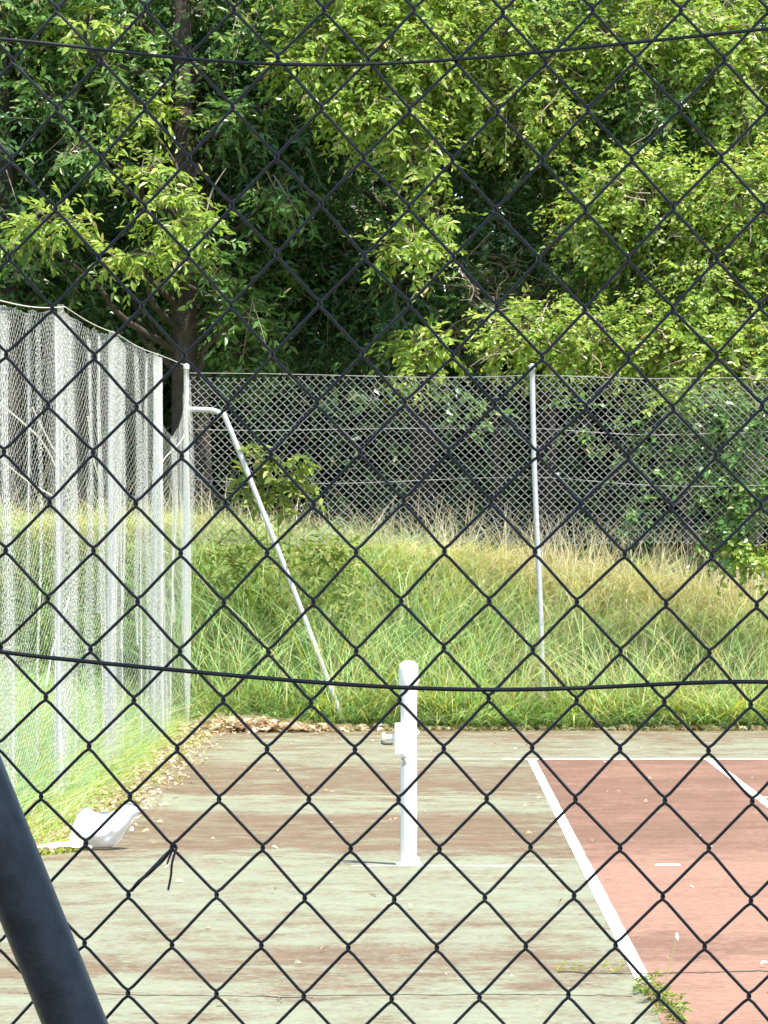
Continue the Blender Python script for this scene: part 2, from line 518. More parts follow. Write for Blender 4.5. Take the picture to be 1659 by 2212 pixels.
def blades(mb, root, h, w, lean, mi_choice=None, bend=0.5, levels=4, pull=(0, 0)):
    n = len(root)
    a = rng.random(n) * 2 * math.pi
    d = norm(np.stack([np.cos(a) + pull[0], np.sin(a) + pull[1], 0 * a], -1))
    a = np.arctan2(d[:, 1], d[:, 0]) + rng.normal(0, .4, n)
    side = np.stack([-np.sin(a), np.cos(a), 0 * a], -1)
    ts = np.linspace(0, 1, levels)
    V = np.empty((n, levels, 2, 3))
    for k, t in enumerate(ts):
        c = root + d * (h * lean * (t + bend * t ** 2.5))[:, None]
        c[:, 2] += h * (t - bend * 0.35 * lean * t ** 3)
        ww = w * (1 - t) ** .7 * .5 + .0007
        V[:, k, 0] = c - side * ww[:, None]
        V[:, k, 1] = c + side * ww[:, None]
    base = np.arange(n)[:, None] * levels * 2
    mats = np.zeros(n, int) if mi_choice is None else mi_choice
    for mi in np.unique(mats):
        sel = mats == mi
        m = sel.sum()
        b = np.arange(m)[:, None] * levels * 2
        Fq = np.concatenate([b + np.array([[2 * k, 2 * k + 1, 2 * k + 3, 2 * k + 2]]) for k in range(levels - 1)])
        mb.add(V[sel], Fq, int(mi))


def fnoise(x, y, s=1.0):
    return .5 + .25 * np.sin(x * 1.7 * s + 2 * np.sin(y * .8 * s)) + .25 * np.sin(y * 2.3 * s + 1.7 * np.sin(x * 1.1 * s + 1))


# ------------------------------------------------------------------ tall grass on the bank
mb = MB()
N = 230000
x = rng.uniform(-6, 7.5, N)
y = 42.9 + rng.beta(1.1, 1.3, N) * 4.0
keep = rng.random(N) < .45 + .55 * fnoise(x, y, 1.6)
x, y = x[keep], y[keep]
z = ground_z(x, y) - .02
up_ = sstep((y - 43.8) / 2.2)
h = (0.14 + .34 * rng.random(len(x)) ** 1.3 + .20 * fnoise(x, y, 2.3) * fnoise(y, x, 3.7)) * (0.85 + .45 * up_)
pst = .07 + .62 * up_ * (0.45 + .55 * sstep((x + 1.5) / 3.5)) * (.5 + fnoise(x + 3, y, 1.2))
rr = rng.random(len(x))
mc = np.where(rr < pst, 1, np.where(rr < pst + .14 + .25 * (fnoise(x - 2, y + 1, 1.1) > .62), 2, 0))
blades(mb, np.stack([x, y, z], -1), h, rng.uniform(.006, .013, len(x)), rng.uniform(.35, 1.6, len(x)), mc, 1.2, pull=(.1, -.55))
# seed stems
N = 9000
x = rng.uniform(-6, 7.5, N)
y = rng.uniform(44.2, 46.9, N)
keep = rng.random(N) < (.25 + .75 * sstep((x + 1.0) / 3)) * (.3 + .7 * fnoise(x, y, 3.3))
x, y = x[keep], y[keep]
blades(mb, np.stack([x, y, ground_z(x, y)], -1), rng.uniform(.55, 1.0, len(x)), np.full(len(x), .013), rng.uniform(.1, .45, len(x)), np.ones(len(x), int), .8)
# tall stems grown up through and in front of the mesh
N = 26000
x = rng.uniform(-2.3, 7.5, N)
y = 42.85 + 2.4 * rng.beta(.9, 1.4, N)
keep = ((np.abs(x - 1.1) > .11) | (y > 43.22)) & (rng.random(N) < .3 + .7 * fnoise(x, y, 2.0))
x, y = x[keep], y[keep]
h = np.minimum((bank_top(x) + .15) * rng.beta(1.8, 1.8, len(x)) + .2, bank_top(x) + .35 - ground_z(x, y)) * (.55 + .6 * fnoise(x, y, 2.9))
blades(mb, np.stack([x, y, ground_z(x, y)], -1), h, rng.uniform(.005, .010, len(x)), rng.uniform(.1, .8, len(x)),
       np.where(rng.random(len(x)) < .26 + .22 * (x > .5), 1, np.where(rng.random(len(x)) < .2, 2, 0)), 1.1, 6, pull=(0, -.2))
# foot of the far fence, in front of it
N = 26000
x = rng.uniform(-2.4, 9, N)
y = EDGE_Y + .2 + rng.beta(2, 1.2, N) * .9
keep = rng.random(N) < .35 + .65 * fnoise(x, y, 2.6) * sstep((x + 2.2) / 1.6 + .1)
x, y = x[keep], y[keep]
mc = np.where(rng.random(len(x)) < .45, 2, np.where(rng.random(len(x)) < .35, 1, 0))
blades(mb, np.stack([x, y, ground_z(x, y)], -1), rng.uniform(.2, .62, len(x)) * (.5 + .75 * fnoise(x, y, 3.1)) * (1 - .45 * np.exp(-((x - 1.12) / .25) ** 2)), rng.uniform(.008, .015, len(x)),
       rng.uniform(.3, 1.2, len(x)), mc, 1.0, pull=(0, -.5))
tag(mb.build('grass', [M['grass'], M['straw'], M['yellowgrass']], smooth=False),
    'tall green grass going to straw on the bank behind the far fence', 'grass', kind='stuff')

# verge along the side fence
mb = MB()
N = 60000
y = 25.9 + 17.2 * rng.random(N)
xx = rng.beta(1.2, 1.5, N)
x = -1.80 - xx * 3.2 + .10 * np.sin(y * 2.3) + .07 * np.sin(y * 5.1)
keep = rng.random(N) < (.35 + .65 * fnoise(x * 2, y, 1.9)) * (.30 + .70 * sstep((-x - 1.80) / .35))
x, y = x[keep], y[keep]
h = (.10 + .38 * sstep((-x - 1.95) / .7)) * (.35 + .9 * rng.random(len(x))) * (.45 + 1.0 * fnoise(x * 1.5, y, 2.9))
rr = rng.random(len(x))
near = sstep((-x - 2.0) / .5)
mc = np.where(rr < .16, 1, np.where(rr < .16 + .5 * (1 - near) + .2, 2, 0))
blades(mb, np.stack([x, y, ground_z(x, y)], -1), h, rng.uniform(.007, .014, len(x)), rng.uniform(.2, 1.3, len(x)), mc, 1.0)
tag(mb.build('verge_grass', [M['grass'], M['straw'], M['yellowgrass']], smooth=False),
    'yellow green grass growing along the foot of the white netting', 'grass', kind='stuff')


def litter(mb, x, y, z, smin, smax):
    n = len(x)
    P = np.stack([x, y, z], -1)
    a = rng.random(n) * 2 * math.pi
    ax = np.stack([np.cos(a), np.sin(a), rng.uniform(-.2, .6, n)], -1)
    nr = np.array([0, 0, 1.]) + rng.normal(0, .55, (n, 3))
    L = rng.uniform(smin, smax, n)
    leaves_mesh(mb, P, ax, nr, L, L * rng.uniform(.35, .7, n), 0, .35)


mb = MB()
N = 7000
x = rng.uniform(-2.3, 9, N)
y = EDGE_Y + .02 + rng.beta(1.3, 1.6, N) * .75
keep = rng.random(N) < .35 + .65 * sstep((.8 - x) / 2)
x, y = x[keep], y[keep]
heap = .09 * sstep((-.2 - x) / 1.4) * sstep((y - EDGE_Y) / .5) * rng.random(len(x))
litter(mb, x, y, np.maximum(ground_z(x, y), -.02) + .02 + heap, .04, .11)
N = 1900
y = rng.uniform(25.6, 42.6, N)
keep = (y > 26.5) | (rng.random(N) < .12)
y = y[keep]
N = len(y)
x = -1.86 + rng.normal(0, .12, N) - .08 + .06 * np.sin(y * 2.3) - .06 * sstep((29 - y) / 3)
litter(mb, x, y, np.full(N, .012) + .03 * rng.random(N) * (x < COURT_L - .05), .02, .06)
# a drift against the far corner
N = 1800
x = rng.normal(-1.5, .42, N)
y = rng.normal(42.35, .28, N)
litter(mb, x, y, .02 + .09 * rng.random(N) * np.exp(-((x + 1.6) / .5) ** 2), .05, .12)
# scattered bits on the court
N = 150
litter(mb, rng.uniform(-2.0, 3.2, N), rng.uniform(17, 42, N), np.full(N, .014), .015, .05)
tag(mb.build('leaf_litter', M['litter'], smooth=False), 'dry tan leaf litter along the court edges and corner', 'leaf litter', kind='stuff')

# ------------------------------------------------------------------ trees
def limb(mb, a, b, r0, r1, wob=.12, n=10, sides=9):
    a, b = np.asarray(a, float), np.asarray(b, float)
    mids = [a + (b - a) * t + rng.normal(0, wob, 3) * np.array([1, 1, .4]) for t in (.33, .66)]
    P = smooth_path([a, *mids, b], n * 3)
    add_tube(mb, P, np.linspace(r0, r1, len(P)), sides, (0.2, 1, .1))
    return P


def tree(name, label, base, top, r0, clumps, mats, group, cat='tree', L=.12, W=.05, dens=1.0, twig_every=3, per=11, droop=.35, bare=0, nlimb=99, trunkwob=.06):
    base, top = np.asarray(base, float), np.asarray(top, float)
    root = empty(name, tuple(base), label, cat, group)
    t = MB()
    P = limb(t, base - [0, 0, .15], top, r0, r0 * .55, trunkwob, 12, 14)
    t.build('trunk', M['bark'], root)
    b, tw, lv = MB(), MB(), MB()
    for i, cl in enumerate(clumps):
        c, r, nt, mi = np.array(cl[0], float), np.array(cl[1], float), int(cl[2] * dens), cl[3]
        clump_leaves(lv, tw, c, r, nt, per, L, W, mi, droop, twig_every=twig_every)
        if i < nlimb:
            zt = np.clip(c[2] - .5 - abs(c[0] - base[0]) * .35, base[2] + .6, top[2])
            k = np.argmin(np.abs(P[:, 2] - zt))
            limb(b, P[k], c + [0, 0, .1], r0 * .28, .012, .13, 7, 6)
            for _ in range(2):
                limb(b, c + rng.normal(0, .15, 3), c + norm(rng.normal(size=3)) * r * .9, .014, .004, .05, 4, 4)
    for q in range(bare):
        c = np.array(clumps[q % len(clumps)][0], float)
        r = np.array(clumps[q % len(clumps)][1], float)
        s = c + rng.normal(0, .3, 3) * r + [0, -r[1] * .8, -.2 * r[2]]
        e = s + norm(rng.normal(size=3) * [1, .5, .7]) * rng.uniform(.25, .7)
        limb(tw, s, e, .009, .003, .05, 4, 4)
    if b.n:
        b.build('branches', M['bark'], root)
    if tw.n:
        lv.add(np.concatenate(tw.V), np.concatenate([f for f in tw.F if f.shape[1] == 4]), len(mats))
    lv.build('crown', [*mats, M['twig']], root, smooth=False)
    return root


def cl(x, y, Y, rx, ry, rz, n, mi):
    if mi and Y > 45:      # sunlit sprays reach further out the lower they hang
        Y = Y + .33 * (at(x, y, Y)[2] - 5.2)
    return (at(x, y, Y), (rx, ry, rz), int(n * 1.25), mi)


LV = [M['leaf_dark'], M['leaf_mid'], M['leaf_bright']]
G1 = 'trees overhanging the far fence'
# left broadleaf tree with the bare trunk standing behind the corner of the netting
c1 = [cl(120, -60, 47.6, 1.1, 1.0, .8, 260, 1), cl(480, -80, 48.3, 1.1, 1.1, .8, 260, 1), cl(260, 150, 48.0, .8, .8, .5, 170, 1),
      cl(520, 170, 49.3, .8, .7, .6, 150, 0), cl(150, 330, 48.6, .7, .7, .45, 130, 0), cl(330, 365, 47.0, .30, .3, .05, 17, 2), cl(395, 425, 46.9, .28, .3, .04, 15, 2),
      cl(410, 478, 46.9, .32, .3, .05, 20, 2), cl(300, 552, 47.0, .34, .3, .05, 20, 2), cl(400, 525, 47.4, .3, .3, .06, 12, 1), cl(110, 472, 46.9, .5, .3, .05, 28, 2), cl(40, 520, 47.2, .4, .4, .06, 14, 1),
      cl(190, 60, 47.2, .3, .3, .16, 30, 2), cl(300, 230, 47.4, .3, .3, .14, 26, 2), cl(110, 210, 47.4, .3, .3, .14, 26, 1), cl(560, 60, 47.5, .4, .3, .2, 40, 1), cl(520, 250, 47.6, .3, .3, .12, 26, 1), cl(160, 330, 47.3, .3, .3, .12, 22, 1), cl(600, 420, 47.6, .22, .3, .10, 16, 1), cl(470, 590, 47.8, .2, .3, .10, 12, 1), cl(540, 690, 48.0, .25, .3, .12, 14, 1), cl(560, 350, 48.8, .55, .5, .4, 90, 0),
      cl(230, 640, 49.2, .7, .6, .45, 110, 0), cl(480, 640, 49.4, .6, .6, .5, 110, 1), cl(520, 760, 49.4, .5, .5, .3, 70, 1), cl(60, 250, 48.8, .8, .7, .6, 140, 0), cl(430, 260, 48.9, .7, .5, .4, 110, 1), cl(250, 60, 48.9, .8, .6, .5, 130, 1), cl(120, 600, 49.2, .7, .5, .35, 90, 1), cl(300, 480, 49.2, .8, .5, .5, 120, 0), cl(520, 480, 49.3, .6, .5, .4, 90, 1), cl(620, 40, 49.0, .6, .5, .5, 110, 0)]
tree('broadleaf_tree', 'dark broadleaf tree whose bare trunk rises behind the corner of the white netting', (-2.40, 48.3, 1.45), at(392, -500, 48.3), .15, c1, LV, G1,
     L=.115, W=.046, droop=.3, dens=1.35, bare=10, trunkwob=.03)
# middle tree with the bright column of leaves in the sunlit tone
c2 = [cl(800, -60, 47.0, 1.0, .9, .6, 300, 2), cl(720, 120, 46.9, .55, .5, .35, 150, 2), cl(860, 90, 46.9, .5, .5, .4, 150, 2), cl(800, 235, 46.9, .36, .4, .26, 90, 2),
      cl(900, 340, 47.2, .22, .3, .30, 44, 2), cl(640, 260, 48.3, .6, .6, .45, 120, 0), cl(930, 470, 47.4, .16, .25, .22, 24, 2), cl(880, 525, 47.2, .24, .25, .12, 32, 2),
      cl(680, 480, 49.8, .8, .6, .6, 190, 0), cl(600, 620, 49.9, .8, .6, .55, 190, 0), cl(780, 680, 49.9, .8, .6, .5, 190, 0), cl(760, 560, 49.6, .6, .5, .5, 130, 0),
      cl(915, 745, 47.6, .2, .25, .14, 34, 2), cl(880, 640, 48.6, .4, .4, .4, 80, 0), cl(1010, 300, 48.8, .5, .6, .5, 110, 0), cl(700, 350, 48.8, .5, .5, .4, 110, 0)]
tree('broadleaf_tree', 'tree with a bright column of sunlit-toned yellow green leaves over deep shade', (0.1, 49.6, 1.4), at(860, -500, 49.0), .13, c2, LV, G1,
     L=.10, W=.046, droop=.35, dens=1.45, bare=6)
# right tree
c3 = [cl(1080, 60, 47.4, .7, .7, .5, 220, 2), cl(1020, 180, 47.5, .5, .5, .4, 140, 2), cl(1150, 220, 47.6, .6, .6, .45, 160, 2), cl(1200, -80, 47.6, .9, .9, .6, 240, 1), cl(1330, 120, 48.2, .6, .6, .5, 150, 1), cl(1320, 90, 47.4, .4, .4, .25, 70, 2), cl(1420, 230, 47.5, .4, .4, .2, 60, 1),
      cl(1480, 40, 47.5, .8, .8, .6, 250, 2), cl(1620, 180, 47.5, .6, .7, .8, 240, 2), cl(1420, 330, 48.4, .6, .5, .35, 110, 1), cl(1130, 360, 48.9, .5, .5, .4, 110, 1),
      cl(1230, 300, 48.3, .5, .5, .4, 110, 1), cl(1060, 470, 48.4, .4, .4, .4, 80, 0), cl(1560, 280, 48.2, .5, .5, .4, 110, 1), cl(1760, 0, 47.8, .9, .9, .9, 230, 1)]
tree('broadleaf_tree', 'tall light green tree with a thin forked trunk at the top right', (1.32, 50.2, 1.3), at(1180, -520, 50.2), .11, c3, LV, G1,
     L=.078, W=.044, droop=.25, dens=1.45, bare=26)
# shrubs on the right in front
c4 = [cl(1390, 420, 47.2, .60, .5, .40, 230, 2), cl(1300, 480, 47.4, .40, .4, .30, 120, 2), cl(1480, 480, 47.4, .40, .4, .35, 120, 2), cl(1600, 440, 47.1, .5, .5, .5, 200, 2),
      cl(1340, 620, 48.3, .5, .5, .4, 90, 1), cl(1560, 640, 47.2, .6, .5, .6, 230, 2), cl(1450, 740, 47.2, .6, .5, .35, 180, 2), cl(1600, 790, 46.9, .6, .5, .5, 220, 2), cl(1280, 730, 47.2, .5, .4, .28, 130, 2),
      cl(1130, 720, 47.3, .45, .4, .22, 90, 2), cl(1230, 560, 48.8, .4, .4, .4, 70, 0), cl(1780, 560, 47.3, .8, .7, 1.0, 300, 1), cl(1740, 900, 47.0, .6, .6, .8, 220, 1), cl(1500, 900, 48.4, .4, .4, .5, 70, 0)]
tree('leafy_shrub', 'bushy yellow green shrub leaning over the right end of the far fence', (2.75, 48.0, 1.1), at(1480, 330, 48.2), .07, c4, LV, 'shrubs behind the far fence', 'shrub',
     L=.07, W=.044, bare=40, droop=.2, dens=1.45)
c5 = [cl(1080, 560, 48.5, .35, .35, .35, 36, 0), cl(1040, 650, 48.4, .4, .35, .3, 34, 1), cl(1140, 640, 48.6, .4, .35, .35, 40, 0), cl(980, 720, 48.7, .3, .3, .25, 30, 0)]
tree('twiggy_shrub', 'sparse twiggy shrub with bare pale branches in the middle', (0.75, 48.7, 1.35), at(1070, 560, 48.6), .045, c5, LV, 'shrubs behind the far fence', 'shrub',
     L=.08, W=.045, bare=70, droop=.2)
# far left tree whose dark trunk fills the top left corner
c6 = [cl(-120, 60, 47.6, 1.0, 1.0, .9, 260, 1), cl(-150, 350, 47.8, .9, .9, .8, 230, 0), cl(10, 560, 48.3, .7, .6, .45, 150, 0), cl(-160, 650, 48.0, 1.0, .9, .7, 230, 0), cl(60, 130, 48.8, .6, .6, .6, 120, 1)]
tree('broadleaf_tree', 'dark leaved tree with its thick trunk at the top left corner', (-4.25, 48.0, 1.5), at(15, -500, 48.0), .19, c6, LV, G1, L=.115, W=.048, droop=.3, dens=1.3)
# wood behind: dense crowns that close the view
specs = [(-7.5, 53.0), (-3.6, 54.5), (-.3, 55.0), (2.6, 54.8), (5.8, 53.0), (9.0, 54.6), (-10.5, 54.5)]
blab = ['shaded tree deep in the wood, %s' % s for s in (
    'seen past the left edge of the netting', 'seen over the upper edge of the netting', 'behind the bright column of leaves', 'behind the twiggy shrub',
    'behind the yellow green shrub', 'beyond the right end of the shrub', 'farthest out on the left')]
for (bx, by), lab in zip(specs, blab):
    gz = float(ground_z(bx, by))
    c = []
    for k in range(16):
        a = random.uniform(0, 6.28)
        q = random.uniform(.4, 1.9)
        c.append(((bx + q * math.cos(a), by + .7 * q * math.sin(a), gz + .8 + 8.6 * (k + random.random()) / 16), (1.25, 1.0, .8), 85, random.choice([0, 0, 1])))
    tree('shaded_tree', lab, (bx, by, gz), (bx + random.uniform(-.5, .5), by, gz + 8.5), .10, c, LV, 'trees deep in the wood', L=.17, W=.075, per=10, twig_every=9)
# high canopy roof on the front trees (above the picture, it shades the wood behind)
for (bx, by), lab in zip([(-5.5, 50.5), (-2.35, 51.4), (3.6, 51.2), (7.6, 50.2)],
                         ['tall tree shading the wood, left of the bare trunk', 'tall tree shading the wood, screened by the bare front trunk',
                          'tall tree shading the wood, behind the shrub', 'tall tree shading the wood, out at the right']):
    gz = float(ground_z(bx, by))
    c = []
    for k in range(13):
        a = random.uniform(0, 6.28)
        q = random.uniform(.3, 2.3)
        c.append(((bx + q * math.cos(a), by + .55 + .8 * q * math.sin(a), gz + 5.6 + 3.8 * random.random()), (1.25, 1.1, .7), 80, random.choice([0, 1, 1])))
    tree('tall_tree', lab, (bx, by, gz), (bx, by, gz + 8.3), .14, c, LV, 'tall trees shading the wood', L=.16, W=.07, per=10, twig_every=8)
# the wood farther in reads as one dark mass
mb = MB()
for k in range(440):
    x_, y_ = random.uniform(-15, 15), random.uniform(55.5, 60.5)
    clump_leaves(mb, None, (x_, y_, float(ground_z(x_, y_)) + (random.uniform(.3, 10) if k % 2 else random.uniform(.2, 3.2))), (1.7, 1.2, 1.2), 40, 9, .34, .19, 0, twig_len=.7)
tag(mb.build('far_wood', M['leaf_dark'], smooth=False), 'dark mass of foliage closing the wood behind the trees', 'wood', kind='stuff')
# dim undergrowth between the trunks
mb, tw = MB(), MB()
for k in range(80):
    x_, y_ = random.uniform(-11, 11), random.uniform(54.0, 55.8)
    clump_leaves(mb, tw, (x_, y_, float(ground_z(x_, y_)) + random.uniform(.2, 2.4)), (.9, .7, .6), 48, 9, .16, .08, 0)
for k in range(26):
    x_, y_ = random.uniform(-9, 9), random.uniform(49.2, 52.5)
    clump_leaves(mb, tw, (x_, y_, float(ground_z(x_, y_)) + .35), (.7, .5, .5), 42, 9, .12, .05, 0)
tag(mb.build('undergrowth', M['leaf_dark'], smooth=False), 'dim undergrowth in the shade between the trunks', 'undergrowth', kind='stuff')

# ------------------------------------------------------------------ wire mesh
def link_mesh(x0, x1, z0, z1, w, hgt, wr, sides, warp, jit=0.0, knuckle=True, phase=0, fine=True):
    """woven zigzag wires in the XZ plane, then bent by warp(P)"""
    ni = int((x1 - x0) / (w / 2))
    nj = int((z1 - z0) / (hgt / 2))
    J = rng.normal(0, jit, (ni + 2, nj + 1, 2)) if jit else np.zeros((ni + 2, nj + 1, 2))
    A = w / 4 + wr * .7
    us = [0, .05, .13, .5, .87, .95] if fine else [0, .5]
    i = np.arange(ni)
    P = []
    for j in range(nj):
        s = np.where((i + j + phase) % 2 == 0, 1., -1.)
        na = i + (s > 0)
        nb = i + (s < 0)
        for u in us:
            tri = 1 - 2 * u
            if fine:
                if u in (.05, .95):
                    tri *= 1.08
                if u in (0,):
                    tri *= 1.0
            xx = x0 + i * w / 2 + s * A * tri
            zz = z0 + (j + u) * hgt / 2
            yy = -s * wr * 1.15 * math.sin(math.pi * u) ** .5 if 0 < u < 1 else 0 * s
            jx = J[na, j, 0] * (1 - u) + J[nb, j + 1, 0] * u
            jz = J[na, j, 1] * (1 - u) + J[nb, j + 1, 1] * u
            P.append(np.stack([xx + jx, yy + 0 * xx, zz + jz], -1))
    P = np.stack(P, 1)
    P = warp(P)
    return tubes(P, wr, sides, (0, 1, 0))


# ------------------------------------------------------------------ far fence
WIRE_Z = [3.235, 2.74, 2.27]


def far_top(x):
    x = np.asarray(x, float)
    return 3.235 - .045 * np.sin(np.clip((x + 2.13) / 3.16, 0, 1) * math.pi) * 0.4 - .045 * sstep((x - 1.03) / 1.2)


def far_warp(P):
    P = P.copy()
    x, z = P[..., 0].copy(), P[..., 2].copy()
    P[..., 2] = z * (far_top(x) / 3.235) + .018 * np.sin(x * 2.7 + z) * (z > .3)
    P[..., 0] = x + .02 * np.sin(z * 2.2 + x * .7)
    P[..., 1] += FENCE_Y + .035 * np.sin(x * 1.9 + z * 1.3)
    return P


fence = empty('chain_link_fence', (1.03, FENCE_Y, 0), 'rusty grey chain link fence on grey posts along the far grass bank', 'fence')
mb = MB()
mb.add(*link_mesh(-2.11, 9.2, 1.68, 3.27, .074, .074, .0033, 4, far_warp, .003, fine=False))
mb.build('wire_mesh', M['farwire'], fence)
for zz in WIRE_Z:
    mb = MB()
    xs_ = np.linspace(-2.13, 9.2, 70)
    P = np.stack([xs_, np.full(70, FENCE_Y - .012), zz * far_top(xs_) / 3.235 + .02 * np.sin(xs_ * 1.6 + zz * 3) - .02 * np.abs(np.sin((xs_ - 1.03) * math.pi / 3.16))], -1)
    add_tube(mb, P, .0028, 4)
    mb.build('tension_wire', M['farwire'], fence)
for px, lean in ((-2.13, .0), (1.03, .115), (4.2, .04), (7.4, .02)):
    mb = MB()
    tz = 3.30
    P = smooth_path([(px + lean, FENCE_Y - .05, -.1), (px + lean * .62, FENCE_Y - .06, 1.2), (px + lean * .2, FENCE_Y - .05, 2.3), (px, FENCE_Y - .04, tz)], 24)
    add_tube(mb, P, .0245, 10)
    lathe(mb, (px, FENCE_Y - .04, tz), [(.029, -.03), (.029, .004), (.02, .018), (0.001, .022)], 10)
    mb.build('post', M['galv'], fence)
# bent stay at the corner post
mb = MB()
P = smooth_path([at(405, 884, 43.1), at(440, 885, 43.1), at(462, 887, 43.08), at(480, 896, 43.05), at(490, 910, 43.03), at(560, 1085, 42.95), at(650, 1315, 42.8), at(742, 1560, 42.65)], 60)
add_tube(mb, P, .024, 10)
mb.build('corner_stay', M['galv'], fence)

# climbing plant on the right end of the far fence
def climber(name, label, spots, mats, group, L=.075, W=.05):
    p0 = np.mean([s[0] for s in spots], 0)
    root = empty(name, (p0[0], FENCE_Y + .1, float(ground_z(p0[0], FENCE_Y + .1))), label, 'climber', group)
    lv, st = MB(), MB()
    for c, r, nt, mi in spots:
        clump_leaves(lv, st, c, r, nt, 8, L, W, mi, .4, twig_len=.22, shell=.3)
    for c, r, nt, mi in spots:
        for _ in range(3):
            limb(st, c + rng.normal(0, 1, 3) * np.array([.15, .02, .1]) - [0, 0, r[2] * 1.2], c + rng.normal(0, .6, 3) * r, .005, .003, .04, 5, 4)
    st.build('stems', M['bark'], root)
    lv.build('leaves', mats, root, smooth=False)


climber('climbing_plant', 'light green creeper climbing the fence mesh near the right edge', [cl(1560, 950, 43.35, .22, .1, .28, 46, 1), cl(1590, 1080, 43.3, .2, .12, .3, 50, 1), cl(1540, 880, 43.4, .3, .12, .14, 36, 1),
        cl(1620, 1180, 43.3, .3, .15, .2, 44, 2), cl(1480, 900, 43.4, .2, .1, .12, 22, 1), cl(1640, 900, 43.4, .25, .1, .2, 36, 1), cl(1500, 1010, 43.4, .2, .1, .2, 22, 1), cl(1570, 1150, 43.3, .2, .1, .2, 30, 1), cl(1700, 1050, 43.35, .3, .15, .4, 60, 1)], LV, 'creepers on the far fence')
climber('climbing_plant', 'sparse creeper threading the fence mesh right of the leaning post', [cl(1340, 960, 43.35, .25, .06, .3, 12, 1), cl(1420, 1000, 43.35, .25, .06, .25, 14, 1), cl(1260, 900, 43.3, .25, .06, .2, 9, 1),
        cl(1370, 1080, 43.35, .2, .06, .15, 9, 1), cl(1450, 860, 43.35, .2, .06, .15, 12, 2)], LV, 'creepers on the far fence')
climber('climbing_plant', 'few bright leaves poking through the fence top left of the leaning post', [cl(880, 830, 43.35, .1, .06, .14, 7, 2), cl(985, 850, 43.35, .16, .06, .14, 6, 1), cl(1060, 900, 43.35, .16, .06, .2, 7, 1)],
        LV, 'creepers on the far fence')


def weed(name, label, base, spots, mat, group=None, L=.07, W=.03, per=7, tl=.14, seeds=()):
    root = empty(name, tuple(base), label, 'weed', group)
    lv, st = MB(), MB()
    for c, r, nt in spots:
        clump_leaves(lv, None, c, r, nt, per, L, W, 0, .15, twig_len=tl, shell=.3, up=.9)
        limb(st, base, np.asarray(c) + [0, 0, r[2] * .3], L * .05, L * .02, L * .1, 5, 4)
    lv.build('leaves', mat, root, smooth=False)
    for s in seeds:
        limb(st, base, s, .0025, .0015, .01, 5, 4)
    st.build('stems', M['leaf_weed'], root)
    if seeds:
        hd = MB()
        for s in seeds:
            lathe(hd, np.asarray(s) - [0, 0, .012], [(.001, 0), (.008, .008), (.009, .02), (.005, .034), (.001, .04)], 8)
        hd.build('seed_heads', M['blossom'], root)


weed('leafy_weed', 'tall leafy weed rising against the far mesh behind the bent stay', (at(620, 1060, 43.13)[0], 43.13, float(ground_z(-1.2, 43.13))),
     [(at(560, 985, 43.13), (.10, .1, .10), 9), (at(635, 1000, 43.13), (.11, .1, .12), 12), (at(600, 1055, 43.13), (.24, .12, .12), 18), (at(665, 1040, 43.13), (.1, .1, .1), 8), (at(535, 1040, 43.15), (.12, .1, .1), 8)], M['leaf_weed'],
     'weeds in the tall grass', L=.12, W=.055, tl=.16)
weed('leafy_weed', 'broad leaved weed in the grass between the bent stay and the net post', (at(705, 1230, 43.0)[0], 43.0, float(ground_z(-.8, 43.0))),
     [(at(690, 1180, 43.0), (.22, .1, .10), 14), (at(740, 1215, 42.95), (.2, .1, .12), 14), (at(655, 1240, 42.95), (.2, .1, .14), 14), (at(720, 1300, 42.9), (.25, .1, .14), 16)], M['leaf_weed'],
     'weeds in the tall grass', L=.10, W=.04, tl=.16)
weed('leafy_weed', 'low bushy weed in the grass left of the bent stay foot', (at(560, 1260, 43.8)[0], 43.8, float(ground_z(-1.4, 43.8))),
     [(at(520, 1210, 43.8), (.35, .15, .2), 34), (at(600, 1300, 43.7), (.3, .15, .2), 34), (at(690, 1180, 44.2), (.28, .15, .14), 26)], M['leaf_weed'], 'weeds in the tall grass', L=.12, W=.035, tl=.22)
wb = at(1425, 2170, 17.5)
wb[2] = .004
weed('court_weed', 'leafy green weed clump growing over the worn end of the sideline', wb,
     [(wb + [-.035, .45, .04], (.025, .2, .03), 16), (wb + [-.01, .1, .05], (.03, .15, .04), 20), (wb + [.015, -.3, .045], (.035, .15, .035), 18), (wb + [.03, -.65, .04], (.035, .15, .03), 14)], M['leaf_weed'],
     L=.032, W=.013, per=6, tl=.035, seeds=[wb + [.085, .4, .2]])
wb2 = np.array([.62, 18.85, .004])
weed('dry_weed', 'low dry weeds rooted in the crack left of the sideline end', wb2,
     [(wb2 + [.0, 0, .012], (.07, .05, .012), 8), (wb2 + [.14, -.02, .016], (.06, .05, .016), 9)], M['yellowgrass'], L=.028, W=.007, per=5, tl=.03)

# ------------------------------------------------------------------ side fence with white netting
POSTS = [(26.2, -2.36, 3.06), (30.4, -2.31, 3.23), (34.5, -2.25, 3.24), (38.9, -2.17, 3.25), (43.0, -2.13, 3.30)]
PY = np.array([p[0] for p in POSTS])
PX = np.array([p[1] for p in POSTS])
PZ = np.array([p[2] for p in POSTS])
side = empty('side_fence', (-2.25, 34.5, 0), 'tall side fence hung with ragged white netting along the left of the court', 'fence')
for py, px, pz in POSTS[:-1]:
    mb = MB()
    P = smooth_path([(px - .03, py, -.1), (px - .01, py, 1.5), (px, py, pz)], 14)
    add_tube(mb, P, .021, 10)
    mb.build('post', M['galv'], side)


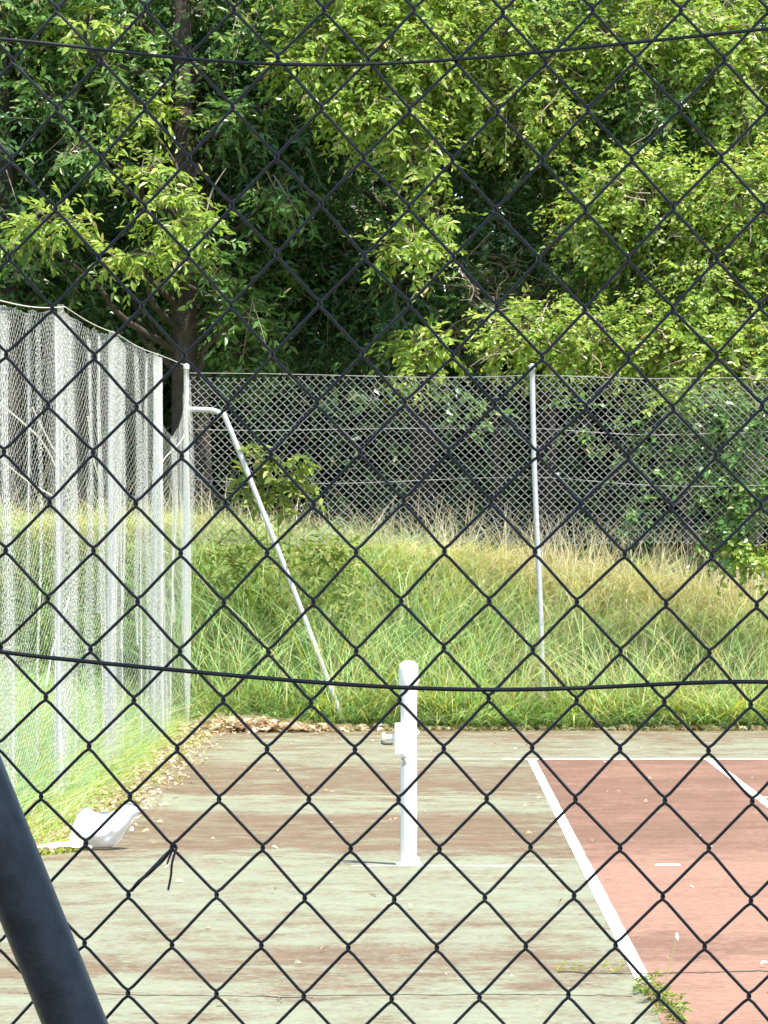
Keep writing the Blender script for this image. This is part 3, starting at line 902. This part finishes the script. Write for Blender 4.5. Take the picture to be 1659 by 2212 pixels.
def fold(y, z):
    """sideways folds of the hanging net, metres"""
    return (.030 * np.sin(y * 1.37 + .35 * z + 1.1 * np.sin(y * .6)) + .020 * np.sin(y * 3.3 + .8 * np.sin(z * 1.3 + y * .5)) + .010 * np.sin(y * 5.9 + .9 * z)) * (.35 + .65 * sstep((3.3 - z) / 1.4))


def net_top(y):
    z = np.interp(y, PY, PZ)
    for a, b, s in ((26.2, 30.4, .02), (30.4, 34.5, .03), (34.5, 38.9, .0), (38.9, 43.0, .0)):
        t = np.clip((y - a) / (b - a), 0, 1)
        z = z - s * 4 * t * (1 - t)
    t = np.clip((y - 39.25) / 3.4, 0, 1)
    return z - .62 * (np.sin(math.pi * t ** .75) ** .6) * (t > 0) * (t < 1) - .03 * np.abs(np.sin(y * 2.9)) * np.abs(np.sin(y * 1.3))


def net_warp(P):
    P = P.copy()
    s, n_, z = P[..., 0].copy(), P[..., 1].copy(), P[..., 2].copy()
    # gathered towards the posts
    y = s.copy()
    for a, b in zip(PY[:-1], PY[1:]):
        t = np.clip((s - a) / (b - a), 0, 1)
        inside = (s > a) & (s <= b)
        y = np.where(inside, a + (b - a) * (t - .105 * np.sin(2 * math.pi * t) * -1 * -1), y)
    zt = net_top(y)
    zb = .12 + .05 * np.sin(y * 3.1)
    zz = zb + (zt - zb) * (z / 3.2)
    zz += .035 * np.sin(y * 4.3 + z * 2.2) * (z / 3.2) * (1 - z / 3.2) * 4
    P[..., 0] = np.interp(y, PY, PX) + .028 + fold(y, zz) + n_
    P[..., 1] = y
    P[..., 2] = zz
    return P


mb = MB()
V, Fq = link_mesh(25.2, 43.0, 0.0, 3.2, .075, .06, .0011, 3, net_warp, .006, fine=False)
mb.add(V, Fq)
# gathered hanks of net hanging at the posts and between them
for y0, hw, zl in ((30.4, .55, .1), (30.9, .2, .5), (34.5, .45, .1), (35.2, .18, .9), (38.9, .6, .1), (38.3, .2, .4), (42.75, .45, .1), (32.3, .22, .3), (33.1, .12, 1.2), (36.6, .2, .9), (28.6, .14, .4), (26.6, .35, .0), (40.9, .2, 1.0), (37.5, .14, .2)):
    def hank(P, y0=y0, hw=hw, zl=zl):
        P = P.copy()
        s_, n_, z_ = P[..., 0].copy(), P[..., 1].copy(), P[..., 2].copy()
        y = y0 + (s_ - y0) * .55 + .05 * np.sin(z_ * 1.6 + y0)
        zt = net_top(y) - .03 - .05 * np.abs(np.sin(s_ * 5))
        zz = zl + (zt - zl) * z_ / 3.2
        P[..., 0] = np.interp(y, PY, PX) + .03 + .030 * np.sin((s_ - y0) * 2 * math.pi / hw * 1.5 + .25 * z_ + y0) * (.7 + .6 * np.sin(z_ * 1.4 + y0)) * min(1, hw / .3) + .012 * np.sin(z_ * 2.3 + y0 * 3) + n_
        P[..., 1] = y
        P[..., 2] = zz
        return P
    mb.add(*link_mesh(y0 - hw, y0 + hw, 0.0, 3.2, .075, .06, .0015, 3, hank, .006, fine=False))
mb.build('netting', M['net'], side)
# top wire and slack cords
mb = MB()
yy = np.linspace(25.2, 43.0, 80)
add_tube(mb, np.stack([np.interp(yy, PY, PX) + .03, yy, np.interp(yy, PY, PZ) - .015 - .02 * np.abs(np.sin((yy - 26.2) * math.pi / 4.2)) * (yy < 38.9)], -1), .003, 4, (1, 0, 0))
mb.build('top_wire', M['net'], side)
for pts in ([at(10, 1000, 28.6), at(60, 1040, 29.0), at(120, 1075, 29.8)], [at(190, 900, 32), at(200, 980, 32.2), at(215, 1040, 32.5)], [at(-40, 840, 27.5), at(40, 905, 28.3), at(95, 960, 29.3), at(140, 1050, 30.4)], [at(70, 880, 29), at(110, 960, 29.8), at(145, 1010, 30.5)],
            [at(330, 1080, 38.9), at(350, 1000, 39.8), at(385, 960, 42.0), at(398, 940, 42.9)], [at(150, 1290, 30.6), at(115, 1400, 30.2), at(100, 1480, 29.6)]):
    mb = MB()
    add_tube(mb, smooth_path(pts, 30), .0055, 5)
    mb.build('slack_cord', M['net'], side)

# ------------------------------------------------------------------ net post
post = empty('net_post', (-.056, NET_Y, 0), 'white steel tennis net post with a side winder standing alone on the green court', 'net post')
mb = MB()
R = .043
lathe(mb, (-.056, NET_Y, 0), [(.001, 0.002), (R, .002), (R, .1), (R, .6), (R, .95), (R, .955)], 32)
mb.build('shaft', M['post_paint'], post)
mb = MB()
lathe(mb, (-.058, NET_Y, 0), [(R + .001, .945), (R + .007, .947), (R + .009, .955), (R + .009, 1.035), (R + .004, 1.058), (R * .75, 1.073), (R * .4, 1.079), (.001, 1.081)], 32)
mb.build('cap', M['post_paint'], post)
mb = MB()
lathe(mb, (-.056, NET_Y, 0), [(.001, .0125), (.068, .0125), (.070, .008), (.070, .001)], 28)
mb.build('base_collar', M['post_paint'], post)
wd = empty('winder', (-.11, NET_Y - .01, .67), None, None)
wd.parent = post
wd.matrix_parent_inverse = post.matrix_world.inverted()
for nm, c, s in (('mounting_plate', (-.110, NET_Y - .012, .668), (.042, .070, .165)),):
    mb = MB()
    add_box(mb, c, s)
    o = mb.build(nm, M['post_paint'], wd, smooth=False)
    bv = o.modifiers.new('b', 'BEVEL')
    bv.width = .005
    bv.segments = 2
mb = MB()
lathe(mb, (-.198, NET_Y - .015, .672), [(.001, 0), (.024, 0), (.026, .004), (.026, .016), (.017, .018), (.017, .06), (.024, .062), (.024, .07)], 20, axis='x')
mb.build('drum', M['white_metal'], wd)
mb = MB()
add_tube(mb, smooth_path([(-.196, NET_Y - .02, .655), (-.196, NET_Y - .035, .645), (-.18, NET_Y - .04, .642), (-.14, NET_Y - .04, .642)], 16), .007, 8)
mb.build('underside_shade_bar', M['shade_metal'], wd)  # dark bar tucked in to stand for the shade under the drum
for zz in (.975, .70, .215, .03):
    mb = MB()
    a = np.linspace(-.5 * math.pi, .5 * math.pi, 9)
    P = np.stack([-.056 + R - .004 + .015 * np.cos(a), np.full(9, NET_Y - .008), zz + .012 * np.sin(a)], -1)
    add_tube(mb, P, .0042, 6)
    mb.build('lacing_hook', M['white_metal'], post)

# ------------------------------------------------------------------ white plastic sack lying at the verge
def sack():
    Y0 = 26.2
    c = at(222, 1838, Y0)
    root = empty('plastic_sack', (c[0], Y0, 0), 'crumpled white plastic sheet folded up at the corner of the grass verge', 'plastic sheet')
    # a sheet bent like a boat: outline columns (x in photo, low y, high y)
    cols = [(146, 1836, 1826), (152, 1838, 1796), (164, 1840, 1772), (176, 1841, 1748), (190, 1842, 1741), (203, 1842, 1754), (218, 1841, 1757), (234, 1837, 1757),
            (248, 1828, 1751), (262, 1812, 1740), (276, 1792, 1736), (290, 1770, 1741), (301, 1752, 1747)]
    rows = 9
    mb = MB()
    front, back = [], []
    for k, (x_, lo, hi) in enumerate(cols):  # noqa
        for side_, out in ((-1, front), (1, back)):
            line = []
            for j in range(rows):
                t = j / (rows - 1)
                yv = lo + (hi - lo) * t + (6 * math.sin(k * 1.7) * (side_ > 0) * t)
                bulge = .13 * math.sin(math.pi * min(1, t * .8 + .12)) * math.sin(math.pi * (k + .6) / (len(cols) + .2)) ** .7
                yo = Y0 + side_ * bulge + .012 * math.sin(k * 2.3 + j * 1.1) + .010 * math.sin(k * 1.1 - j * 2.1)
                q = at(x_ + 2 * math.sin(j * 1.9 + k), yv, Y0)
                line.append((q[0], yo, max(.006, q[2])))
            out.append(line)
    for g in (front, back):
        g = np.array(g)
        idx = np.arange(g.shape[0] * g.shape[1]).reshape(g.shape[:2])
        mb.add(g, np.stack([idx[:-1, :-1], idx[1:, :-1], idx[1:, 1:], idx[:-1, 1:]], -1).reshape(-1, 4))
    o = mb.build('fold', M['plastic'], root)
    s = o.modifiers.new('s', 'SOLIDIFY')
    s.thickness = .004
    s2 = o.modifiers.new('d', 'SUBSURF')
    s2.levels = s2.render_levels = 2
    # flat tail lying on the ground to the left
    mb = MB()
    g = []
    for k, t in enumerate(np.linspace(0, 1, 14)):
        x_ = 60 + t * 125
        for j, v in enumerate(np.linspace(-1, 1, 5)):
            w_ = .05 + .10 * t
            p = at(x_, 1838, Y0)
            g.append((p[0], Y0 - .10 + v * w_ + .01 * math.sin(k), .006 + (.014 + .050 * t ** 1.5) * (1 - .7 * v * v) + .006 * (1 + math.sin(k * .9 + j * 1.3))))
    idx = np.arange(len(g)).reshape(14, 5)
    mb.add(g, np.stack([idx[:-1, :-1], idx[1:, :-1], idx[1:, 1:], idx[:-1, 1:]], -1).reshape(-1, 4))
    o = mb.build('flap', M['litter_plastic'], root)
    s = o.modifiers.new('s', 'SOLIDIFY')
    s.thickness = .004
    s2 = o.modifiers.new('d', 'SUBSURF')
    s2.levels = s2.render_levels = 2


M['litter_plastic'] = simple('stained_plastic', (0.62, 0.52, 0.38), (0.82, 0.76, 0.66), 9, 0.6)
sack()

# small pale stick lying on the near court
mb = MB()
sp = at(625, 2158, 17.68)
limb(mb, (sp[0] - .09, 17.7, .012), (sp[0] + .09, 17.62, .012), .006, .003, .006, 8, 6)
limb(mb, (sp[0] - .04, 17.68, .012), (sp[0] - .02, 17.5, .010), .003, .0015, .004, 4, 5)
tag(mb.build('fallen_twig', M['twig']), 'pale dry twig lying on the near green court', 'twig')

# ------------------------------------------------------------------ near fence
NF = 3.5
K = F / NF
wN, hN = 191.5 / K, 212.6 / K
ax, az = (292 - CX) / K, H - (1298 - CY) / K
near = empty('chain_link_fence', (-.78, NF, 0), 'close chain link fence of dark coated wire that the court is seen through', 'fence')
nx, nz = 36, 46
x0, z0 = ax - nx * wN / 2 - wN / 4, az - nz * hN / 2


def near_warp(P):
    P = P.copy()
    x, z = P[..., 0].copy(), P[..., 2].copy()
    P[..., 0] = x + .0205 * (z - az) + .0012 * np.sin(z * 21 + x * 9)
    P[..., 2] = z - .0035 * (x - ax) + .0013 * np.sin(x * 17 + z * 8)
    P[..., 1] += NF + .004 * np.sin(x * 3.1 + z * 2.3)
    return P


mb = MB()
mb.add(*link_mesh(x0, 2.2, z0, 2.75, wN, hN, .00117, 6, near_warp, .0006, phase=nx % 2))
mb.build('wire_mesh', M['nearwire'], near)


def near_wire(pts, r, y=NF - .006):
    P = [((x_ - CX) * y / F, y, H - (y_ - CY) * y / F) for x_, y_ in pts]
    a, b = np.array(P[0]), np.array(P[-1])
    P = np.array(P)
    q = np.linspace(P[0, 0], P[-1, 0], 60)
    co = np.polyfit(P[:, 0], P[:, 2], 5)
    mid = np.stack([q, 0 * q + y, np.polyval(co, q)], -1)
    lq = np.linspace(-1.45, P[0, 0] - .03, 20)
    rq = np.linspace(P[-1, 0] + .03, 2.3, 30)
    sl0 = (mid[1, 2] - mid[0, 2]) / (mid[1, 0] - mid[0, 0])
    sl1 = (mid[-1, 2] - mid[-2, 2]) / (mid[-1, 0] - mid[-2, 0])
    lft = np.stack([lq, 0 * lq + y, mid[0, 2] + sl0 * .3 * np.tanh((lq - mid[0, 0]) / .3)], -1)
    rgt = np.stack([rq, 0 * rq + y, mid[-1, 2] + sl1 * .3 * np.tanh((rq - mid[-1, 0]) / .3)], -1)
    P = np.vstack([lft, mid, rgt])
    mb = MB()
    add_tube(mb, P, r, 8)
    return mb.build('tension_wire', M['nearwire'], near)


def y_mid(p):
    return sum(q[1] for q in p) / len(p)


near_wire([(-20, 83), (150, 100), (300, 115), (400, 127), (520, 135), (640, 140), (830, 137), (1000, 128), (1200, 109), (1440, 85), (1680, 60)], .0013)
near_wire([(-20, 1406), (120, 1420), (250, 1435), (330, 1446), (560, 1463), (720, 1475), (860, 1486), (1000, 1490), (1150, 1489), (1300, 1484), (1450, 1477), (1680, 1474)], .0016)
for zz in (2.74, .05):
    mb = MB()
    add_tube(mb, [(-1.45, NF - .006, zz), (.4, NF - .006, zz - .01), (2.3, NF - .006, zz)], .0017, 6)
    mb.build('tension_wire', M['nearwire'], near)
for px in (-.78, 2.35):
    mb = MB()
    add_tube(mb, [(px, NF - .04, -.1), (px, NF - .04, 1.4), (px, NF - .04, 2.85)], .024, 20)
    lathe(mb, (px, NF - .04, 2.85), [(.028, -.03), (.028, .004), (.02, .018), (0.001, .022)], 20)
    mb.build('post', M['brace'], near)
yb = 3.42
kb = F / yb
bx, bz = (162 - CX) / kb, H - (2212 - CY) / kb
sl = .4035
mb = MB()
zs = np.linspace(2.62, -.1, 30)
add_tube(mb, np.stack([bx + (bz - zs) * sl, np.full(30, yb), zs], -1), .0226, 28)
mb.build('diagonal_brace', M['brace'], near)


def nearP(pts, y=NF - .004):
    return [((x_ - CX) * y / F, y + dy, H - (y_ - CY) * y / F) for x_, y_, dy in pts]


mb = MB()
add_tube(mb, smooth_path(nearP([(284, 1924, 0), (300, 1904, -.003), (318, 1890, 0), (335, 1874, -.003), (350, 1860, 0), (364, 1842, -.003), (377, 1826, -.002), (381, 1832, .003)]), 90), .0013, 6)
add_tube(mb, smooth_path(nearP([(368, 1830, -.003), (377, 1823, -.004), (381, 1832, -.003), (377, 1846, -.004), (372, 1866, -.005), (370, 1890, -.005), (364, 1922, -.006)]), 60), .0009, 6)
add_tube(mb, smooth_path(nearP([(373, 1836, -.004), (366, 1852, -.006), (362, 1866, -.007)]), 12), .0008, 5)
mb.build('tie_wire', M['nearwire'], near)

# shade tree standing over the camera: its crown keeps the near fence out of the sun
ct = [((2.1 + 1.5 * math.cos(a), 1.6 + 1.9 * math.sin(a), 6.2 + 1.3 * math.sin(a * 2.3)), (1.4, 1.3, .8), 75, 0) for a in np.linspace(0, 6.0, 9)]
ct += [((1.9, 1.7, 7.2), (1.9, 1.8, 1.2), 200, 0), ((1.2, 2.8, 5.9), (1.0, 1.0, .6), 90, 0), ((2.2, .4, 6.0), (1.5, 1.3, .8), 110, 0)]
tree('shade_tree', 'broad tree standing by the viewer that keeps the near fence in shade', (3.6, -1.2, -.06), (2.6, .6, 6.6), .18, ct, LV, None, L=.16, W=.075, per=10, twig_every=6)

# ------------------------------------------------------------------ light, sky, camera
el = math.radians(67)
az_ = math.radians(134)      # from +Y towards +X
S = Vector((math.sin(az_) * math.cos(el), math.cos(az_) * math.cos(el), math.sin(el)))
sun = bpy.data.lights.new('sun', 'SUN')
sun.energy = 4.6
sun.angle = math.radians(.53)
sun.color = (1.0, .955, .87)
so = bpy.data.objects.new('sun', sun)
so.rotation_euler = S.to_track_quat('Z', 'Y').to_euler()
so.location = S * 40
COL.objects.link(so)

w = bpy.data.worlds.new('World')
scene.world = w
w.use_nodes = True
nt = w.node_tree
sky = nt.nodes.new('ShaderNodeTexSky')
sky.sky_type = 'NISHITA'
sky.sun_disc = False
sky.sun_elevation = el
sky.sun_rotation = az_
bg = nt.nodes['Background']
bg.inputs[1].default_value = .15
nt.links.new(sky.outputs[0], bg.inputs[0])

cam = bpy.data.cameras.new('camera')
cam.sensor_fit = 'AUTO'
cam.sensor_width = 36
cam.lens = F / 2212 * 36
cam.shift_x = (829.5 - CX) / 2212
cam.shift_y = (CY - 1106) / 2212
cam.clip_start = .05
cam.clip_end = 1500
co = bpy.data.objects.new('camera', cam)
co.location = (0, 0, H)
co.rotation_euler = (math.radians(90), 0, 0)
COL.objects.link(co)
scene.camera = co
scene.view_settings.view_transform = 'Standard'
scene.view_settings.look = 'None'
scene.view_settings.exposure = 1.08
scene.view_settings.gamma = 1
scene.cycles.use_denoising = True
